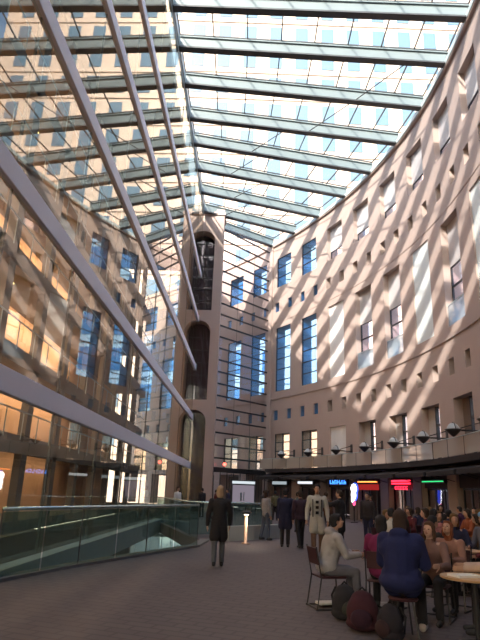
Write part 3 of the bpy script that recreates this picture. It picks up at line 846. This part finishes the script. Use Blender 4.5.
    # trousers
    l = MB(); l.ell(hip+V3(0, -.0, .0), (.160, .118, .115))
    for s in (-1, 1):
        cap_tube(l, hj[s], kn[s], .097, .072); cap_tube(l, kn[s], an[s]+V3(0, 0, .02), .070, .058)
    lo_ = l.build('trousers', cloth(legs), root); fuse(lo_, max(.012, vox), 4)
    for s in (-1, 1):
        sm = MB(); a_ = an[s]; zz = a_.z-.085
        cap_tube(sm, a_+V3(0, -.035, -.040), a_+V3(0, .15, -.048), .044, .036)
        cap_tube(sm, a_+V3(0, -.02, -.03), a_+V3(0, -.01, .02), .044, .044)
        so_ = sm.build('shoe', cloth(shoe), root); fuse(so_, .012, 2)
    if extras: extras(root, locals())
    return root
BLK = (.018, .017, .022); NAVY = (.02, .022, .06); DBR = (.035, .022, .016); JEAN = (.09, .11, .16)
down = lambda s: ((s*.15, -.05, -1), (s*.02, .25, -1))
# standing and walking ------------------------------------------------
person(-.31, 13.75, rad(4), 'person in a long black coat and grey jeans walking alone beside the balustrade', BLK, (.10, .11, .13), (.42, .30, .20), 1.72, walk=.5, long=True, bulk=1.12, fine=1, hairlen=1,
       arms={-1: ((-.25, -.1, -1), (-.05, .3, -1)), 1: ((.25, .15, -1), (.02, .5, -1))})
person(1.70, 19.2, rad(-10), 'person in a bulky navy coat with back turned, left of a dark pair', NAVY, BLK, BLK, 1.74, long=True, bulk=1.2, fine=1)
person(2.15, 18.9, rad(15), 'person in a dark plum jacket, right of a dark pair', (.035, .018, .035), BLK, DBR, 1.70, walk=.4, bulk=1.15, fine=1)
person(1.20, 21.6, rad(-60), 'person in a light grey jacket and jeans left of the dark pair', (.32, .31, .32), JEAN, DBR, 1.68, fine=1, walk=.3, hairlen=1)
def stripes(root, L):
    for i in range(3): MB().box((-.04, .155, 1.02+i*.13), (.04, .185, 1.09+i*.13)).build('coat_fastening', cloth(BLK), root)
    for s in (-1, 1): MB().box((s*.11-.012, .13, .95), (s*.11+.012, .165, 1.38)).build('coat_band', cloth(BLK), root)
person(2.38, 16.7, rad(172), 'tall person facing the viewer in a white coat with dark fastenings', (.46, .45, .43), (.14, .08, .06), BLK, 1.88, walk=.25, long=True, bulk=1.07, fine=1, extras=stripes,
       arms={-1: ((-.25, .0, -1), (-.05, .2, -1)), 1: ((.25, .05, -1), (.05, .3, -1))})
person(3.3, 18.2, rad(60), 'person in black pointing left with a raised arm near the glowing sign', BLK, BLK, DBR, 1.76, fine=1, bulk=1.1, long=True,
       arms={-1: ((-.3, .6, -.25), (-.1, .8, .35)), 1: ((.3, .6, -.3), (-.5, .8, .3))})
person(4.75, 20.8, rad(150), 'person in a dark jacket standing right of the glowing sign', (.03, .025, .03), NAVY, BLK, 1.74, fine=0, bulk=1.1)
person(5.6, 24.0, rad(120), 'person in a burgundy jacket queueing under the red neon', (.12, .02, .03), BLK, BLK, 1.70, fine=0)
person(3.7, 23.5, rad(-20), 'person in a brown jacket seen beyond the pointing person', (.12, .06, .04), BLK, DBR, 1.70, fine=0)
person(2.9, 26.5, rad(-40), 'distant person in a teal grey jacket behind the white coat', (.08, .11, .12), JEAN, BLK, 1.68, fine=0)
person(-3.05, 32.0, rad(-130), 'person in pale clothes by the foot of the end pier', (.66, .68, .70), (.45, .45, .48), DBR, 1.74, fine=0)
person(-2.0, 37.5, rad(30), 'distant person in black standing before the arched pier', BLK, BLK, BLK, 1.72, fine=0)
person(-1.2, 40.0, rad(-70), 'distant person in dark red right of the arched pier', (.12, .03, .03), BLK, DBR, 1.66, fine=0)
person(-.35, 38.0, rad(100), 'distant person in dark blue left of the map board', NAVY, BLK, BLK, 1.74, fine=0)
person(2.1, 40.5, rad(10), 'distant person in charcoal right of the map board', (.05, .05, .055), BLK, DBR, 1.72, fine=0)
person(2.6, 36.5, rad(-15), 'distant person in olive walking towards the corner column', (.09, .09, .05), BLK, BLK, 1.70, fine=0, walk=.4)

# foreground table group ------------------------------------------------
fwd = {s: ((s*.25, .45, -1), (-s*.25, 1, .05)) for s in (-1, 1)}
rest = {s: ((s*.2, .25, -1), (-s*.15, 1, -.25)) for s in (-1, 1)}
make_table(2.98, 7.45, 'round wooden cafe table with a white tray at the lower right')
MB().box((-.17, -.12, 0), (.17, .12, .012)).box((-.17, -.12, .012), (-.16, .12, .025)).box((.16, -.12, .012), (.17, .12, .025)).box((-.17, -.12, .012), (.17, -.11, .025)).box((-.17, .11, .012), (.17, .12, .025)).build('food_tray', M['white'])
tr = bpy.data.objects['food_tray']; tr.location = (2.86, 7.42, .75); tr.rotation_euler[2] = .3; tag(tr, 'white food tray lying on the nearest wooden table', 'tray')
c_ = make_chair(1.52, 9.45, rad(-78), 'dark red chair under the person in the pale coat')
person(1.54, 9.45, rad(-78), 'seated person with dark hair in a pale grey coat, nearest the aisle', (.36, .35, .38), (.14, .14, .18), BLK, 1.70, sit=True, arms=fwd, lean=14, fine=2, bulk=1.12, hood=True, head=(-10, -12))
make_table(2.55, 9.75, 'round wooden cafe table between the pale coat and the magenta jacket')
person(2.30, 9.22, rad(-20), 'seated person in a magenta jacket behind the blue coat', (.16, .012, .075), BLK, BLK, 1.70, sit=True, arms=fwd, lean=10, fine=2, bulk=1.12, hairlen=1)
make_chair(2.30, 9.22, rad(-20), 'dark red chair under the person in magenta')
person(2.18, 7.75, rad(-28), 'seated person in a bulky royal blue coat with back to the viewer', (.010, .016, .085), BLK, (.035, .02, .018), 1.84, sit=True, arms=fwd, lean=6, fine=2, bulk=1.45, long=True, hairlen=1, hood=True, shoe=(.45, .40, .38))
st = empty('stool', (2.18, 7.75, 0), 0, 'dark backless stool under the person in the royal blue coat', 'stool')
MB().lathe([(0, .42), (.18, .42), (.19, .44), (.18, .455), (0, .455)], n=20).build('seat', M['chairred'], st)
for a in (45, 135, 225, 315): MB().tube([(.13*math.cos(rad(a)), .13*math.sin(rad(a)), .42), (.2*math.cos(rad(a)), .2*math.sin(rad(a)), .0)], .013, 6).build('leg', M['chairframe'], st)
person(2.95, 8.85, rad(150), 'seated person in a patterned brown top facing the viewer', (.22, .13, .12), BLK, (.10, .05, .03), 1.66, sit=True, arms=fwd, lean=16, fine=2, hairlen=2, head=(-10, -5), skin=SKIN2)
make_chair(2.95, 8.85, rad(150), 'dark red chair under the person in the patterned top')
person(3.55, 9.7, rad(140), 'seated person with reddish hair looking down, beside the patterned top', (.30, .16, .13), BLK, (.20, .06, .03), 1.64, sit=True, arms=fwd, lean=14, fine=2, hairlen=2, head=(0, -20))
make_chair(3.55, 9.7, rad(140), 'dark red chair under the person with reddish hair')
person(3.62, 7.95, rad(75), 'seated person in a cream jumper reaching over the table at right edge', (.48, .36, .31), BLK, BLK, 1.72, sit=True, arms={-1: ((-.2, .7, -.7), (.1, 1, -.12)), 1: ((.2, .5, -.8), (-.1, 1, 0.))}, lean=16, fine=2, bulk=1.1, hairlen=1)
make_chair(3.62, 7.95, rad(75), 'dark red chair under the person in the cream jumper')
person(5.15, 12.2, rad(120), 'seated person with a pale blue cap at the right edge', (.10, .10, .14), BLK, BLK, 1.74, sit=True, arms=rest, fine=1, hat=(.16, .34, .60))
make_chair(5.15, 12.2, rad(120), 'dark red chair under the person with the blue cap')
# bags on the floor
def bag(x, y, rz, col, col2, label, s=1.):
    r = empty('backpack', (x, y, 0), rz, label, 'bag', 'bags on the floor')
    r.scale = (s, s, s)
    o = MB().ell((0, 0, .2), (.20, .15, .22), nu=20, nv=14).ell((0, -.02, .33), (.15, .11, .12)).ell((.0, 0, .08), (.21, .17, .085), nu=20).build('bag_body', cloth(col), r); fuse(o, .014, 3)
    o = MB().ell((0, .13, .15), (.13, .08, .11)).build('front_pocket', cloth(col2), r, True)
    for sx in (-1, 1): MB().tube([(sx*.08, -.12, .40), (sx*.10, -.20, .28), (sx*.11, -.15, .08)], .016, 6).build('strap', cloth(BLK), r, True)
    MB().tube([(-.05, -.02, .43), (0, -.02, .48), (.05, -.02, .43)], .012, 6).build('top_handle', cloth(BLK), r, True)
bag(1.72, 8.0, rad(160), (.045, .01, .02), (.03, .008, .022), 'dark red backpack slumped on the floor left of the blue coat', 1.05)
bag(1.95, 7.55, rad(120), (.014, .012, .02), (.025, .01, .014), 'black backpack on the floor right beside the dark red backpack', .9)
bag(1.62, 8.65, rad(200), BLK, (.04, .045, .04), 'black bag on the floor behind the dark red backpack', 1.0)
pap = MB().add([(-.16, -.1, .0), (.16, -.1, .0), (.17, .11, .0), (-.15, .1, .0), (-.16, -.1, .03), (.16, -.1, .035), (.17, .11, .03), (-.15, .1, .04)], [(0,3,2,1),(4,5,6,7),(0,1,5,4),(1,2,6,5),(2,3,7,6),(3,0,4,7)]).build('newspaper', pbr('paper', (.6, .6, .6), .8), None, bevel=.008)
pap.location = (1.5, 9.55, .031); pap.rotation_euler[2] = .4; tag(pap, 'folded newspaper on the floor under the chair nearest the aisle', 'newspaper')

# tables of diners further back ------------------------------------------------
cols = [('black', BLK), ('navy', NAVY), ('wine red', (.11, .02, .03)), ('dark green', (.02, .05, .03)), ('grey', (.14, .14, .15)), ('brown', (.10, .06, .04)), ('plum', (.07, .02, .06)), ('dusty pink', (.34, .14, .15)), ('white', (.50, .50, .50)), ('rust orange', (.30, .08, .03))]
tabs = [(4.3, 11.2), (5.2, 14.2), (4.2, 14.8), (6.2, 17.0), (4.8, 17.6), (7.6, 19.2), (6.1, 21.0), (8.2, 23.0)]
seq = [0, 2, 1, 7, 5, 0, 8, 6, 4, 1, 9, 0, 3, 2, 0, 5, 1, 4, 6, 0, 2, 7, 8, 0]
i = 0
for ti, (tx, ty) in enumerate(tabs):
    make_table(tx, ty, 'round wooden cafe table in the food hall, %s row back from the near table' % ORD[ti])
    for a in (200, 320, 80)[:3 if ti < 4 else 2]:
        a += ti*17; px, py = tx+.66*math.cos(rad(a)), ty+.66*math.sin(rad(a)); rz = rad(a)+PI/2
        cn, cc = cols[seq[i % len(seq)]]
        side = {200: 'left', 320: 'near right', 80: 'far'}[a-ti*17]
        person(px, py, rz, 'diner in %s seated on the %s side of food hall table row %s' % (cn, side, ORD[ti]), cc, BLK, [BLK, DBR, (.12, .07, .03)][i % 3], 1.66+.03*(i % 4), sit=True, arms=rest if i % 2 else fwd, lean=6+3*(i % 3), fine=0, hairlen=i % 3)
        make_chair(px, py, rz, 'dark red chair on the %s side of food hall table row %s' % (side, ORD[ti]))
        i += 1
